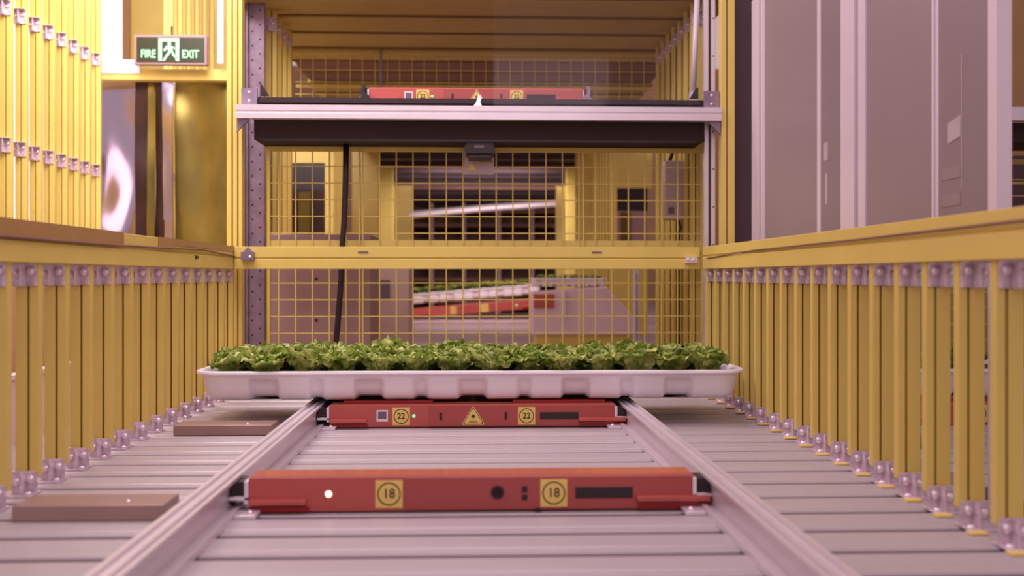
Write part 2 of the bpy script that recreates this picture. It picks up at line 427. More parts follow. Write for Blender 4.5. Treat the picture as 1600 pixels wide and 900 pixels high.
# red shuttles ------------------------------------------------------
def shuttle(name, label, number, feats, loc, group):
    t = thing(name, label, 'shuttle', loc, 0, group)
    MB().box(-.318, .320, 0.0, .055, .0015, .051).build('body', M['red'], t, bevel=.0015)
    MB().box(-.097, .317, -.0018, .0, .003, .049).build('front_panel', M['red_b'], t, bevel=.0006)
    for x0, x1, z0 in ((-.316, -.236, .013), (.236, .342, .0145)):
        MB().prism([(0.0, z0 - .004), (-.010, z0), (-.010, z0 + .006), (0.0, z0 + .008)], 'x', x0, x1).build('bumper_ledge', M['red'], t, bevel=.0006)
        MB().box(x0 + .002, x1 + .004, -.003, -.0005, .002, z0 - .0045).build('recess', M['red_c'], t)
    for s in (-1, 1):
        xa, xb = sorted((s * .318, s * .3235))
        xo = sorted((s * .318, s * .345))
        MB().box(xa, xb, -.004, .05, .014, .046).box(xo[0], xo[1], -.004, .02, .019, .0235).build('end_bracket', M['paper'], t, bevel=.0006)
        MB().box(xo[0] if s < 0 else .3236, -.3236 if s < 0 else xo[1], .004, .05, .025, .044).build('bumper_block', M['black'], t)
        for yy in (.012, .043):
            xw = sorted((s * .3385, s * .3455))
            MB().cyl((yy, .0225), 'x', .0125, xw[0], xw[1]).build('wheel', M['black'], t, bevel=.001)
    MB().box(-.316, .318, .003, .052, .0511, .0520).build('added_reflect_plate', M['red_gloss_reflect'], t)  # thin added plate, its tan tone paints the reflected surroundings
    # lift pads on top
    for x0, x1 in (() if ('nopad',) in feats else ((-.29, -.09), (.09, .30))):
        MB().box(x0, x1, .024, .048, .0521, .0575).build('lift_pad', M['red_c'], t, bevel=.001)
    if ('nopad',) in feats:
        for u in (-.306, .094): MB().box(u - .004, u + .004, -.006, .004, 0, .0045).build('rubber_foot', M['black'], t)
    for f in feats:
        k = f[0]
        if k == 'num':
            c = f[1]; yy = -.0024 if c > -.097 else -.0006
            l = MB().box(c - .0193, c + .0193, yy, yy + .0005, .0062, .0458).build('number_label', M['label'], t)
            MB().ring(c, .026, .0148, .0166, yy - .0004, yy).build('number_ring', M['ink'], l)
            text_mesh(number, .0185, 'number', M['ink'], l, c, yy - .0002, .026, .0004, .95, .0003)
        elif k == 'slot':
            MB().box(f[1] - .003, f[1] + .003, -.0026, -.0019, .0175, .0345).build('slot', M['black'], t)
        elif k == 'slot2':
            MB().box(f[1] - .004, f[1] + .004, -.0026, -.0019, .016, .024).box(f[1] - .004, f[1] + .004, -.0026, -.0019, .027, .036).build('slot', M['black'], t)
        elif k == 'vent':
            mb = MB().box(f[1], f[2], -.0035, -.0018, .018, .034)
            mb.build('vent', M['black'], t, bevel=.0008)
        elif k == 'hole':
            h = MB().ring(f[1], .0275, .006, .0095, -.004, -.0018).build('connector', M['black'], t)
            MB().cyl((f[1], .0275), 'y', .006, -.0024, -.0018).build('socket', M['platform'], h)
        elif k == 'led':
            MB().dome((f[1], 0, .0265), (0, -1, 0), f[3], 16, 4, .4).build('status_light', M[f[2]], t, smooth=True)
        elif k == 'sticker':
            l = MB().box(f[1] - .0125, f[1] + .0125, -.0006, 0, .0145, .040).build('sticker', M['paper'], t)
            MB().box(f[1] - .0092, f[1] + .0092, -.0010, -.0006, .0205, .0365).build('grey_field', M['sgrey'], l)
        elif k == 'tri':
            c = f[1]
            def tri(r, zc=.0235):
                pts = []
                for a0 in (90, 210, 330):
                    for da in (-50, -25, 0, 25, 50):
                        cx = (r - .003) * 1.0 * math.cos(math.radians(a0)); cz = (r - .003) * math.sin(math.radians(a0))
                        pts.append((c + cx * 1.08 + .003 * math.cos(math.radians(a0 + da)), zc - .003 + cz + .003 * math.sin(math.radians(a0 + da))))
                return pts
            l = MB().prism(tri(.0262), 'y', -.0024, -.0018).build('warning_label', M['label'], t)
            o1 = tri(.0235); o2 = tri(.0210); n = len(o1)
            mb = MB(); mb.v = [(p, -.0026, q) for p, q in o1] + [(p, -.0026, q) for p, q in o2]
            mb.f = [(i, (i + 1) % n, n + (i + 1) % n, n + i) for i in range(n)]
            mb.build('border', M['ink'], l)
            mb = MB().cyl((c, .0255), 'y', .0030, -.0028, -.0024, 16)
            for i in range(12):
                a = i * math.pi / 6
                ca, sa = math.cos(a), math.sin(a)
                p = lambda r, w: (c + r * ca - w * sa, .0255 + r * sa + w * ca)
                mb.prism([p(.0028, -.0004), p(.0056, -.0002), p(.0056, .0002), p(.0028, .0004)], 'y', -.0028, -.0024)
            mb.box(c - .008, c + .008, -.0028, -.0024, .0150, .0162).box(c - .0105, c + .0105, -.0028, -.0024, .0125, .0135)
            mb.build('sunburst_symbol', M['ink'], l)
    return t
f18 = [('num', -.119), ('num', .117), ('nopad',), ('led', -.205, 'led_white', .0048), ('hole', .036), ('slot2', .075), ('vent', .148, .231)]
f22 = [('num', -.159), ('num', .120), ('led', -.131, 'led_green', .0038), ('sticker', -.201), ('slot', -.071), ('slot', .074), ('vent', .150, .236), ('tri', .001)]
shuttle('red_shuttle', 'red shuttle bar labelled 18 across the rails, nearest to the camera', '18', f18, (0, 1.470, 0), None)
s22 = shuttle('red_shuttle', 'red shuttle bar labelled 22 under the front of the lettuce tray', '22', f22, (0.001, 2.285, 0), None)
copy_tree(s22, (0.001, 2.50, 0.0), label='red shuttle bar mostly hidden under the rear of the lettuce tray')
copy_tree(s22, (0.012, 3.05, 0.846), label='red shuttle bar riding high on the black lift platform')
copy_tree(s22, (1.31, 2.285, 0.0), label='red shuttle bar seen in slivers through the right fence')

# tray --------------------------------------------------------------
TH = 0.068
def make_tray(name, label, loc, D=0.34, W=1.246):
    """white seed tray; origin at its bottom centre front"""
    t = thing(name, label, 'tray', loc)
    R = 0.06
    # perimeter samples (counter-clockwise), with outward normal
    per = []
    hw, hd = W / 2, D / 2
    def edge(x0, y0, x1, y1, nx, ny, n):
        for i in range(n): 
            f = i / n; per.append((x0 + (x1 - x0) * f, y0 + (y1 - y0) * f, nx, ny))
    def corner(cx, cy, a0):
        for i in range(8):
            a = math.radians(a0 + 90 * i / 8); per.append((cx + R * math.cos(a), cy + R * math.sin(a), math.cos(a), math.sin(a)))
    edge(-hw + R, -hd, hw - R, -hd, 0, -1, 260)
    corner(hw - R, -hd + R, -90)
    edge(hw, -hd + R, hw, hd - R, 1, 0, 40)
    corner(hw - R, hd - R, 0)
    edge(hw - R, hd, -hw + R, hd, 0, 1, 260)
    corner(-hw + R, hd - R, 90)
    edge(-hw, hd - R, -hw, -hd + R, -1, 0, 40)
    corner(-hw + R, -hd + R, 180)
    def sm(a, b, x):
        x = max(0, min(1, (x - a) / (b - a))); return x * x * (3 - 2 * x)
    def notch(x, y, ny):
        if abs(ny) < .9: return 0.0
        k = x / 0.1165
        i = round(k)
        if abs(i) > 4: return 0.0
        d = abs(x - i * 0.1165)
        wide = (i % 2 == 0)
        hwid = 0.030 if wide else 0.014
        return (1 - sm(hwid - .008, hwid + .006, d)) * (1.0 if wide else 0.7)
    # rings: (inset from rim edge, z, notch depth)
    prof = [(0.000, TH - .007, 0), (0.000, TH - .002, 0), (0.002, TH, 0), (0.013, TH, 0), (0.015, TH - .002, 0),
            (0.020, .058, 0), (0.022, .052, 0), (.024, .006, 0), (.40, .006, 0)]
    outer = [(0.000, TH - .007, 0), (0.002, TH - .008, 0), (0.011, TH - .008, 0), (0.013, TH - .011, 0.0), (0.0145, .050, .15), (.0155, .046, 1), (0.019, .030, 1.15),
             (.023, .014, 1.3), (.030, .005, 1.6), (.040, .001, 1.8), (.048, 0.0, 1.8), (.16, 0.0, 0)]
    def shell(rings, nm, m):
        mb = MB(); N = len(per)
        for ins, z, nd in rings:
            for (x, y, nx, ny) in per:
                dd = ins + nd * 0.0145 * notch(x, y, ny)
                zz = z + (0.0045 * notch(x, y, ny) * (1 if nd >= 1.5 else 0))
                mb.v.append((x - nx * min(dd, hd - .001), y - ny * min(dd, hd - .001) + hd, zz))
        for r in range(len(rings) - 1):
            for i in range(N):
                j = (i + 1) % N
                mb.f.append((r * N + i, r * N + j, (r + 1) * N + j, (r + 1) * N + i))
        if rings is outer: mb.f.append(tuple((len(rings) - 1) * N + i for i in range(N)))
        o = mb.build(nm, m, t, smooth=True)
        return o
    shell(outer, 'tray_body', M['white'])
    shell(prof[:7], 'rim', M['white'])
    MB().box(-hw + .050, hw - .050, .052, D - .052, .022, .054).build('growing_raft', M['raft'], t)
    return t
tray = make_tray('seedling_tray', 'long white scalloped plastic tray full of lettuce on the red shuttles', (0.001, 2.283, 0.0585))

# lettuce heads -----------------------------------------------------
def lettuce_mesh(seed):
    from mathutils import noise
    rnd = random.Random(seed)
    mb = MB()
    nleaf = 30
    for li in range(nleaf):
        f = li / (nleaf - 1)                      # 0 inner .. 1 outer
        az = li * 2.399 + rnd.uniform(-.35, .35)
        L = 0.050 + 0.024 * f + rnd.uniform(-.008, .010)
        Wd = 0.022 + 0.010 * f + rnd.uniform(-.003, .006)
        lean = 0.12 + 1.22 * f + rnd.uniform(-.18, .18)
        curl = rnd.uniform(.2, 1.3)
        NU, NV = 13, 19
        n = len(mb.v)
        ca, sa = math.cos(az), math.sin(az)
        off = Vector((rnd.uniform(-50, 50), rnd.uniform(-50, 50), 0))
        # centre line: rises, then bows outward
        cl = []; r = 0.004; z = 0.0
        for u in range(NU):
            s_ = u / (NU - 1)
            ang = lean * (.45 + .5 * s_) + curl * max(0, s_ - .6) * 1.6
            cl.append((r, z, ang)); r += L / (NU - 1) * math.sin(ang); z += L / (NU - 1) * math.cos(ang)
        for u in range(NU):
            s_ = u / (NU - 1); 
            wv = Wd * (.30 + .9 * s_ ** .8) * max(.02, 1 - max(0, (s_ - .62) / .40) ** 2.2) ** .5
            for v in range(NV):
                tt = v / (NV - 1) * 2 - 1
                r, z, ang = cl[u]
                back = (tt * tt) * .22 * L * s_          # tip outline is round
                edge = max(abs(tt) ** 1.5, max(0, (s_ - .55) / .45)) * (.3 + s_)
                p = off + Vector((tt * wv * 95, s_ * L * 60, 0))
                w1 = noise.noise(p) * .013 + noise.noise(p * 2.3) * .0065
                amp = w1 * edge * 1.25
                cup = tt * tt * .011 * (1 - .7 * f) * s_
                r2 = r - back * math.sin(ang) * .6 + amp * math.cos(ang) - cup
                z2 = z - back * math.cos(ang) * .6 - amp * math.sin(ang) * .8 + cup * .3
                ly = tt * wv + noise.noise(p + Vector((9, 9, 9))) * .004 * edge
                mb.v.append((r2 * ca - ly * sa, r2 * sa + ly * ca, max(.001, z2)))
        for u in range(NU - 1):
            for v in range(NV - 1):
                a = n + u * NV + v
                mb.f.append((a, a + 1, a + NV + 1, a + NV))
    me = bpy.data.meshes.new('lettuce_head')
    me.from_pydata(mb.v, [], mb.f)
    for p in me.polygons: p.use_smooth = True
    me.materials.append(M['leaf'])
    return me
LM = [lettuce_mesh(s) for s in (1, 2, 3, 4, 5)]
def lettuce(x, y, z, sc, label, group, k):
    o = bpy.data.objects.new('lettuce_head', LM[k % 5]); COL.objects.link(o)
    o.location = (x, y, z); o.scale = (sc, sc, sc); o.rotation_euler = (random.uniform(-.12, .12), random.uniform(-.12, .12), random.uniform(0, 6.28))
    return tag(o, label, 'lettuce', group)
k = 0
for row, (yy, n, lab, grp) in enumerate(((2.352, 14, 'frilly green lettuce head in the front row of the white tray', 'lettuce heads, front row'),
                                  (2.448, 13, 'frilly green lettuce head behind the front row in the white tray', 'lettuce heads, rows behind'),
                                  (2.540, 14, 'frilly green lettuce head behind the front row in the white tray', 'lettuce heads, rows behind'))):
    for i in range(n):
        x = (i - (n - 1) / 2) * (1.085 / (n - 1)) + random.uniform(-.008, .008)
        sc = random.uniform(.92, 1.2)
        if row == 0 and i in (1, 2): sc *= 1.08
        lettuce(x, yy + random.uniform(-.01, .01), 0.0585 + .050, sc, (lab + ', ' + ORD[i] + ' from the left') if row == 0 else lab, grp, k); k += 1
# neighbouring tray on the right
copy_tree(tray, (1.60, 2.283, 0.0585), label='white tray seen in slivers through the right fence')
for i in range(7):
    lettuce(1.05 + i * .0985, 2.352, 0.1125, .95, 'green lettuce head glimpsed through the right fence', 'lettuce heads beyond the right fence', i)

# ------------------------------------------------------------------ gantry / lift at the end of the lane
def wpx(px, d): return (px - 738) * d / 1600       # lateral position at camera depth d
def zpx(py, d): return CZ + (432 - py) * d / 1600
def yd(d, x): return d - 0.0387 * x
t = thing('corner_post', 'yellow double-slotted post left of the lift, beside the perforated upright', 'post', (0, 0, 0))
def slotpost(t, x0, x1, y0, dy, z0, z1, g):
    w = x1 - x0
    pts = [(x0, y0)]
    for f in g:
        c = x0 + w * f
        pts += [(c - .002, y0), (c - .002, y0 + .006), (c + .002, y0 + .006), (c + .002, y0)]
    pts += [(x1, y0), (x1, y0 + dy), (x0, y0 + dy)]
    MB().prism(pts, 'z', z0, z1).build('upright', M['yellow'], t, bevel=.0008)
    for f in g:
        c = x0 + w * f
        MB().box(c - .0021, c + .0021, y0 + .005, y0 + .0058, z0 + .001, z1 - .001).build('slot_strip', M['yellow_dark'], t)
slotpost(t, -.712, -.668, 3.0, .035, FZ, 1.5, (.36, .72))
t = thing('corner_post', 'yellow slotted post right of the lift, beside the dark panel', 'post')
slotpost(t, .714, .752, 2.91, .035, FZ, 1.4, (.42,))
# perforated uprights
def upright(x0, x1, y0, label, lipx):
    t = thing('perforated_upright', label, 'upright')
    mb = MB()
    w = x1 - x0
    mb.box(x0, x1, y0, y0 + .004, FZ, 1.5)
    mb.box(x0, x0 + .004, y0 - .012, y0, FZ, 1.5)
    mb.box(x1 - .004, x1, y0 - .010, y0, FZ, 1.5)
    mb.build('channel', M['galv'], t)
    h = MB()
    z = 0.02
    while z < 1.46:
        h.cyl((x0 + w * .3, z), 'y', .0032, y0 - .0008, y0 - .0001, 8)
        h.cyl((x0 + w * .72, z + .02), 'y', .0032, y0 - .0008, y0 - .0001, 8)
        z += .045
    h.build('bolt_holes', M['black'], t)
    if lipx: MB().box(lipx[0], lipx[1], y0 + .006, y0 + .03, FZ, 1.5).build('side_channel', M['dark_panel'], t)
    return t
upright(-.700, -.645, 3.215, 'galvanised perforated upright at the left end of the lift', (-.735, -.703))
t = thing('guide_rail', 'pair of pale aluminium guide rails at the right end of the lift', 'rail')
MB().box(.676, .688, 2.96, 2.985, FZ, 1.16).build('strip', M['alu'], t, bevel=.001)
MB().box(.696, .708, 2.96, 2.985, FZ, 1.16).build('strip', M['alu'], t, bevel=.001)
MB().box(.6885, .6955, 2.97, 2.985, FZ, 1.16).build('web', M['dark_panel'], t)
g = MB(); z = .1
while z < 1.1: g.cyl((.702, z), 'y', .0022, 2.9585, 2.9599, 8); z += .11
g.build('screws', M['black'], t)
# lift platform
t = thing('lift_platform', 'black lift platform with a silver front rail across the lane end', 'platform')
r = MB().prism([(2.90, .782), (2.90, .797), (2.902, .799), (2.902, .803), (2.90, .805), (2.90, .820), (2.93, .820), (2.93, .782)], 'x', -.664, .712).build('front_rail', M['alu'], t)
MB().prism([(2.945, .728), (2.945, .848), (2.955, .848), (2.955, .8455), (3.20, .845), (3.20, .728)], 'x', -.622, .672).build('deck_box', M['platform'], t)
MB().box(-.60, .65, 2.9425, 2.9448, .724, .730).build('bottom_lip', M['black'], t)
MB().box(-.605, .655, 2.932, 2.944, .832, .846).build('belt', M['black'], t)
for x0, x1 in ((-.655, -.610), (.668, .712)):
    a = MB().box(x0, x1, 2.931, 2.940, .8205, .872).build('end_plate', M['galv'], t)
    for dz in (.835, .86): MB().dome(((x0 + x1) / 2, 2.931, dz), (0, -1, 0), .004).build('bolt', M['steel'], a, smooth=True)
for s, x0 in ((1, -.664), (-1, .712)):
    MB().prism([(x0, .781), (x0 + s * .036, .781), (x0, .745)], 'y', 2.915, 2.925).build('gusset', M['galv'], t)
MB().prism([(-.605, .853), (-.605, .885), (-.600, .885), (-.580, .853)], 'y', 2.946, 2.955).build('corner_fin', M['black'], t)
MB().prism([(.655, .853), (.655, .885), (.650, .885), (.630, .853)], 'y', 2.946, 2.955).build('corner_fin', M['black'], t)
mo = MB().box(-.020, .064, 2.95, 3.04, .690, .727).box(-.012, .056, 2.955, 3.03, .678, .690).build('motor_box', M['black'], t, bevel=.002)
MB().box(.006, .034, 2.948, 2.9499, .706, .715).build('label', M['sgrey'], mo)
pl2 = MB().box(-.024, .064, 3.045, 3.049, .640, .727).build('sign_plate', M['box_grey'], t)
MB().prism([(-.016, .652), (.014, .652), (-.001, .677)], 'y', 3.0438, 3.045).build('warning_triangle', M['label'], pl2)
MB().box(.020, .060, 3.0438, 3.045, .676, .681).build('orange_stripe', M['brown_strip'], pl2)
pm = bpy.data.materials.new('clear_acrylic'); pm.use_nodes = True
nt = pm.node_tree; nt.nodes.remove(nt.nodes['Principled BSDF'])
tr_ = nt.nodes.new('ShaderNodeBsdfTransparent'); gl = nt.nodes.new('ShaderNodeBsdfGlossy'); gl.inputs['Roughness'].default_value = .05
mx = nt.nodes.new('ShaderNodeMixShader'); mx.inputs[0].default_value = .012
nt.links.new(tr_.outputs[0], mx.inputs[1]); nt.links.new(gl.outputs[0], mx.inputs[2]); nt.links.new(mx.outputs[0], nt.nodes['Material Output'].inputs[0])
t = MB().box(.06, .66, 2.915, 2.918, .8205, 1.32).build('acrylic_sheet', pm)
tag(t, 'clear acrylic sheet standing on the silver lift rail, in front of the high shuttle', 'clear sheet')
# clips on the platform ends of the high shuttle
t = thing('cable_clip', 'small grey clip standing on the lift platform rail below the high shuttle', 'clip', (0.015, 2.905, .820))
MB().prism([(-.012, 0), (.012, 0), (.008, .012), (.012, .026), (.002, .034), (-.004, .012)], 'y', 0, .008).build('clip_body', M['steel'], t)
for x, lab in ((-.315, 'dark stop bracket on the lift platform left of the high shuttle'), (.338, 'dark stop bracket on the lift platform right of the high shuttle')):
    t = thing('stop_bracket', lab, 'bracket', (x, 3.0, .845))
    s = 1 if x < 0 else -1
    MB().prism([(-s * .022, 0), (s * .012, 0), (s * .012, .022), (0, .030), (s * .003, .052), (-s * .008, .052), (-s * .008, .02)], 'y', 0, .02).build('arm', M['galv'] if s < 0 else M['black'], t)
    MB().box(-.006, .006, .021, .034, 0, .046).build('pad', M['black'], t)

# wire mesh behind
t = thing('mesh_panel', 'yellow square wire mesh panel behind the cross rail', 'mesh panel')
def wires(mb, x0, x1, z0, z1, y, p, r, xo=0, zo=0):
    x = x0 + xo
    while x <= x1: mb.box(x - r, x + r, y - r, y + r, z0, z1); x += p
    z = z0 + zo
    while z <= z1: mb.box(x0, x1, y + r, y + 3 * r, z - r, z + r); z += p
mb = MB(); wires(mb, -.608, .700, -.03, .722, 3.085, .050, .0017, .03, .047)
mb.build('wire_grid', M['yellow'], t)
MB().box(-.612, -.604, 3.08, 3.10, FZ, .725).box(.696, .704, 3.08, 3.10, FZ, .725).box(-.604, .696, 3.08, 3.10, .712, .725).box(-.604, .696, 3.088, 3.10, .41, .446).build('frame', M['yellow'], t)
for jx in (-.338, .335): MB().box(jx - .002, jx + .002, 3.08, 3.10, .05, .712).build('joint', M['yellow'], t)
# hanging cable
t = MB().tube([(-.372, 3.04, .74), (-.374, 3.04, .62), (-.378, 3.04, .50), (-.384, 3.04, .42), (-.388, 3.045, .32), (-.398, 3.05, .20), (-.41, 3.05, .06), (-.41, 3.05, FZ + .006)], .009, 12).build('cable', M['black'], smooth=True)
tag(t, 'thick black cable hanging from the lift platform in front of the mesh', 'cable')
# far mesh high up
OFS = -.48
t = thing('mesh_panel', 'second wire mesh panel hanging under the yellow ceiling far behind the lift', 'mesh panel')
mb = MB(); wires(mb, -.66, .69, .86, 1.183, 4.33 + OFS, .046, .0015, .02, .02)
mb.build('wire_grid', M['yellow'], t)
MB().box(-.345, -.337, 4.315 + OFS, 4.327 + OFS, .86, 1.183).build('joint', M['galv'], t)
MB().box(-.66, .69, 4.34 + OFS, 4.35 + OFS, 1.045, 1.055).build('crossbar', M['yellow'], t)
MB().box(-.70, -.69, 4.32 + OFS, 4.345 + OFS, FZ, 1.185).box(-.69, .745, 4.335 + OFS, 4.345 + OFS, 1.172, 1.184).box(.745, .755, 4.32 + OFS, 4.345 + OFS, FZ, 1.185).build('stand', M['yellow'], t)

# boxes behind the mesh
t = thing('steel_cabinet', 'mauve-grey steel cabinet low behind the mesh left of the black cable', 'cabinet', (0, 3.22, FZ))
MB().box(-.64, -.318, 0, .30, 0, .469 - FZ).build('body', M['tan'], t, bevel=.003)
for z in (.33, .20): MB().dome((-.487, 0, z - FZ), (0, -1, 0), .005).build('screw', M['black'], t, smooth=True)
MB().box(-.635, -.323, -.001, 0, .40, .402).build('seam', M['dark_panel'], t)
t = thing('control_box', 'beige control box with a grey window behind the mesh', 'control box', (0, 3.78, FZ))
MB().box(-.372, -.232, 0, .25, 0, .37 - FZ).build('body', M['beige'], t, bevel=.003)
MB().box(-.371, -.303, -.004, 0, .255 - FZ, .325 - FZ).build('window', M['window'], t)
MB().box(-.370, -.352, -.012, 0, .15 - FZ, .20 - FZ).build('black_latch', M['black'], t)
t = thing('junction_box', 'light grey box on the yellow posts right behind the mesh', 'box', (0, 3.28, 0))
MB().box(.622, .716, 0, .05, .520, .712).build('body', M['box_grey'], t, bevel=.004)
MB().box(.632, .650, -.003, 0, .54, .56).box(.69, .71, -.003, 0, .67, .69).build('hinge', M['sgrey'], t)
MB().tube([(.640, .02, .712), (.645, .01, .73), (.650, .0, .76), (.648, .01, .80)], .006).build('top_cable', M['black'], t, smooth=True)
MB().tube([(.668, .02, .520), (.672, .01, .50), (.668, .02, .44), (.67, .02, FZ + .01)], .0045).build('bottom_cable', M['black'], t, smooth=True)

# tunnel behind ------------------------------------------------------
lt = 'yellow post lining the tunnel behind the lift on the left'
rt = 'yellow post lining the tunnel behind the lift on the right'
tl = make_post('left', FZ, 1.22, lt, 'left tunnel posts', [(1.12, 1.16, True)], wx=.04)
tr = make_post('right', FZ, 1.22, rt, 'right tunnel posts', [(1.12, 1.16, True)], wx=.04)
for k in range(4):
    loc = (-.625 , 3.30 + .09 * k, 0); lab = 'yellow post behind the left end of the lift, ' + ORD[k] + ' of four going back'
    if k == 0: tl.location = loc; tl['label'] = lab
    else: copy_tree(tl, loc, label=lab)
for k in range(7):
    loc = (.68, 3.16 + .1 * k, 0); lab = 'yellow post behind the right end of the lift, ' + ORD[k] + ' of seven going back'
    if k == 0: tr.location = loc; tr['label'] = lab
    else: copy_tree(tr, loc, label=lab)
for k in range(5): copy_tree(tl, (-.66, 4.9 + .12 * k, 0), label='yellow post deep in the tunnel behind the mesh on the left', group='deep left tunnel posts')
for k in range(6): copy_tree(tr, (.72, 5.35 + .14 * k, 0), label='yellow post deep in the tunnel behind the mesh on the right', group='deep right tunnel posts')
# yellow slat ceiling
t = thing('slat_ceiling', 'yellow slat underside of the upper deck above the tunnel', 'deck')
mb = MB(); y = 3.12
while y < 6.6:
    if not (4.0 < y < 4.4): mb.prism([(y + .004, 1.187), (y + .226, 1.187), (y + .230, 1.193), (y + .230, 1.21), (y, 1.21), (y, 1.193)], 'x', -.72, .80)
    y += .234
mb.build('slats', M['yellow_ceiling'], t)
for q in range(15):
    yq = 3.12 + .234 * q
    MB().box(-.72, .80, yq - .010, yq + .006, 1.183, 1.1865).build('groove_strip', M['yellow_dark'], t)
MB().box(-.72, .80, 3.12, 6.6, 1.211, 1.225).build('backing', M['yellow_dark'], t)
MB().box(-.71, .79, 4.06, 4.50, 1.195, 1.2105).build('brown_board', M['brownwood'], t)
# portals
def portal(d, cx, hw, top, outer, label, m='yellow'):
    t = thing('portal_frame', label, 'frame', (0, d, 0)); lm = M['yellow'] if d < 7 else M['brownwood']; lh = .012 if d < 7 else .02
    MB().box(cx - hw - outer, cx - hw, 0, .10, FZ, top + .06).build('pillar', M[m], t)
    MB().box(cx + hw, cx + hw + outer, 0, .10, FZ, top + .06).build('pillar', M[m], t)
    MB().box(cx - hw, cx + hw, 0, .10, top + .03, top + .03 + lh).build('lintel', lm, t)
    return t
portal(6.62, .037, .640, 1.166, .17, 'yellow frame around the tunnel, nearest of the blurred frames')
portal(7.6, .057, .645, 1.12, .30, 'yellow frame around the tunnel, second of the blurred frames')
portal(9.1, .108, .64, 1.08, .40, 'yellow frame around the tunnel, farthest of the blurred frames')
# dark decks overhead
for (y0, y1, z, lab) in ((6.75, 7.55, 1.15, 'dark overhead deck right behind the nearest tunnel frame'), (7.75, 9.0, 1.16, 'dark overhead deck between the second and third tunnel frames'), (9.3, 12.5, 1.12, 'dark overhead deck in the deepest part of the tunnel')):
    t = thing('overhead_deck', lab, 'deck', (0, y0, z))
    MB().box(-.75, .95, 0, y1 - y0, 0, .04).build('panel', M['black'], t)
    mb = MB(); q = .1
    while q < y1 - y0 - .1:
        mb.box(-.74, .94, q, q + .05, -.03, 0); q += .42
    mb.build('joist', M['dark_panel'], t)
    MB().box(-.75, -.70, .0, .05, FZ - z, 0).box(.90, .95, .0, .05, FZ - z, 0).build('leg', M['yellow'], t)
# storage rack at the end
t = thing('storage_rack', 'blurred brown storage rack at the far end of the tunnel', 'rack', (0, 10.2, FZ))
for x in (-.68, -.42, -.1, .25, .58, .84): MB().box(x, x + .035, 0, .5, 0, 1.10).build('rack_post', M['beige'], t)
for z in (.10, .32, .52, .70, .86, 1.0): MB().box(-.68, .875, .01, .5, z, z + .035).build('shelf', M['brownwood'], t)
MB().box(-.70, .90, .52, .54, 0, 1.1).build('back_panel', M['brownwood'], t)
t = MB().tube([(wpx(640, 8.4), yd(8.4, -.5), zpx(336, 8.4)), (wpx(760, 8.4), yd(8.4, .1), zpx(325, 8.4)), (wpx(868, 8.4), yd(8.4, .7), zpx(318, 8.4))], .030).build('handrail', M['alu'])
tag(t, 'pale sloping bar across the far tunnel above the distant trays', 'bar')
# distant trays and conveyor
def conv(name, label, x0, x1, d, ztop, tilt):
    t = thing(name, label, 'conveyor', ((x0 + x1) / 2, d, FZ))
    w = (x1 - x0) / 2
    MB().box(-w, w, 0, .30, ztop - .11 - FZ, ztop - FZ).build('bed', M['white_machine'], t, bevel=.006)
    for x in (-w + .03, w - .08): MB().box(x, x + .05, .02, .28, 0, ztop - .11 - FZ).build('leg', M['white_machine'], t)
    return t
for x0, x1, y, zt, lab in ((-.99, -.70, 5.3, .95, 'dark panel seen through the left opening of the tunnel behind the mesh'), (.83, 1.10, 6.4, .92, 'dark panel seen through the right opening of the tunnel behind the mesh')):
    t = thing('dark_panel', lab, 'panel', (0, y, FZ))
    MB().box(x0, x1, 0, .02, zt - .14, zt).build('top_strip', M['black'], t)
    MB().box(x0, x1, 0, .02, .56, zt - .141).build('sheet', M['foil_dark'] if x0 < 0 else M['tan'], t)
    MB().box(x0, x1, 0, .02, 0, .559).build('lower_sheet', M['yellow'], t)
    MB().box(x0 + .10, x0 + .16, -.012, -.001, .57, zt - .15).build('yellow_reflect', M['foil_yellow'], t)  # yellow reflection painted as a thin film strip
    MB().box(x0 - .03, x1 + .03, 0, .02, zt + .001, zt + .32).build('yellow_top', M['yellow'], t)
conv('conveyor', 'pale conveyor bed under the distant tilted tray, behind the mesh', -.50, .56, 8.3, -.02 + .0, 0)
sh = shuttle('red_shuttle', 'blurred red shuttle under the distant tray with a green light', '22', [('nopad',), ('num', -.108), ('num', .046), ('led', .21, 'led_green', .0060)], (.03, 8.36, .035), None)
sh.rotation_euler = (0, math.radians(-4.5), 0); sh.scale = (1.6, 1.6, 1.6)
tt = copy_tree(tray, (.03, 8.35, .15), label='distant white tray with lettuce, tilted, seen blurred behind the mesh')
tt.scale = (.88, .88, 1.25); tt.rotation_euler = (0, math.radians(-4.5), 0)
for i in range(11):
    x = -.46 + i * .098
    o = lettuce(x, 8.50, .15 + .068 + (x - .03) * .0787, 1.15, 'blurred green lettuce head in the distant tilted tray', 'lettuce heads in the distant tray', i)
# right machine
t = thing('transfer_machine', 'white machine with a red patch and sloping side, right behind the mesh', 'machine', (0, 5.0, FZ))
a, b_, c_ = wpx(832, 5.0), wpx(948, 5.0), wpx(1000, 5.0)
MB().prism([(a, zpx(524, 5.0) - FZ), (a, zpx(456, 5.0) - FZ), (b_, zpx(448, 5.0) - FZ), (c_, zpx(505, 5.0) - FZ), (c_, zpx(524, 5.0) - FZ)], 'y', 0, .22).build('body', M['white_machine'], t, bevel=.005)
MB().box(wpx(834, 5.0), wpx(866, 5.0), -.008, 0, zpx(481, 5.0) - FZ, zpx(460, 5.0) - FZ).build('red_panel', M['red'], t)
MB().box(wpx(880, 5.0), wpx(884, 5.0), -.012, 0, zpx(500, 5.0) - FZ, zpx(456, 5.0) - FZ).build('edge_strip', M['alu'], t)
MB().box(a + .02, c_ - .02, .02, .23, 0, zpx(524, 5.0) - FZ).build('base', M['yellow'], t)
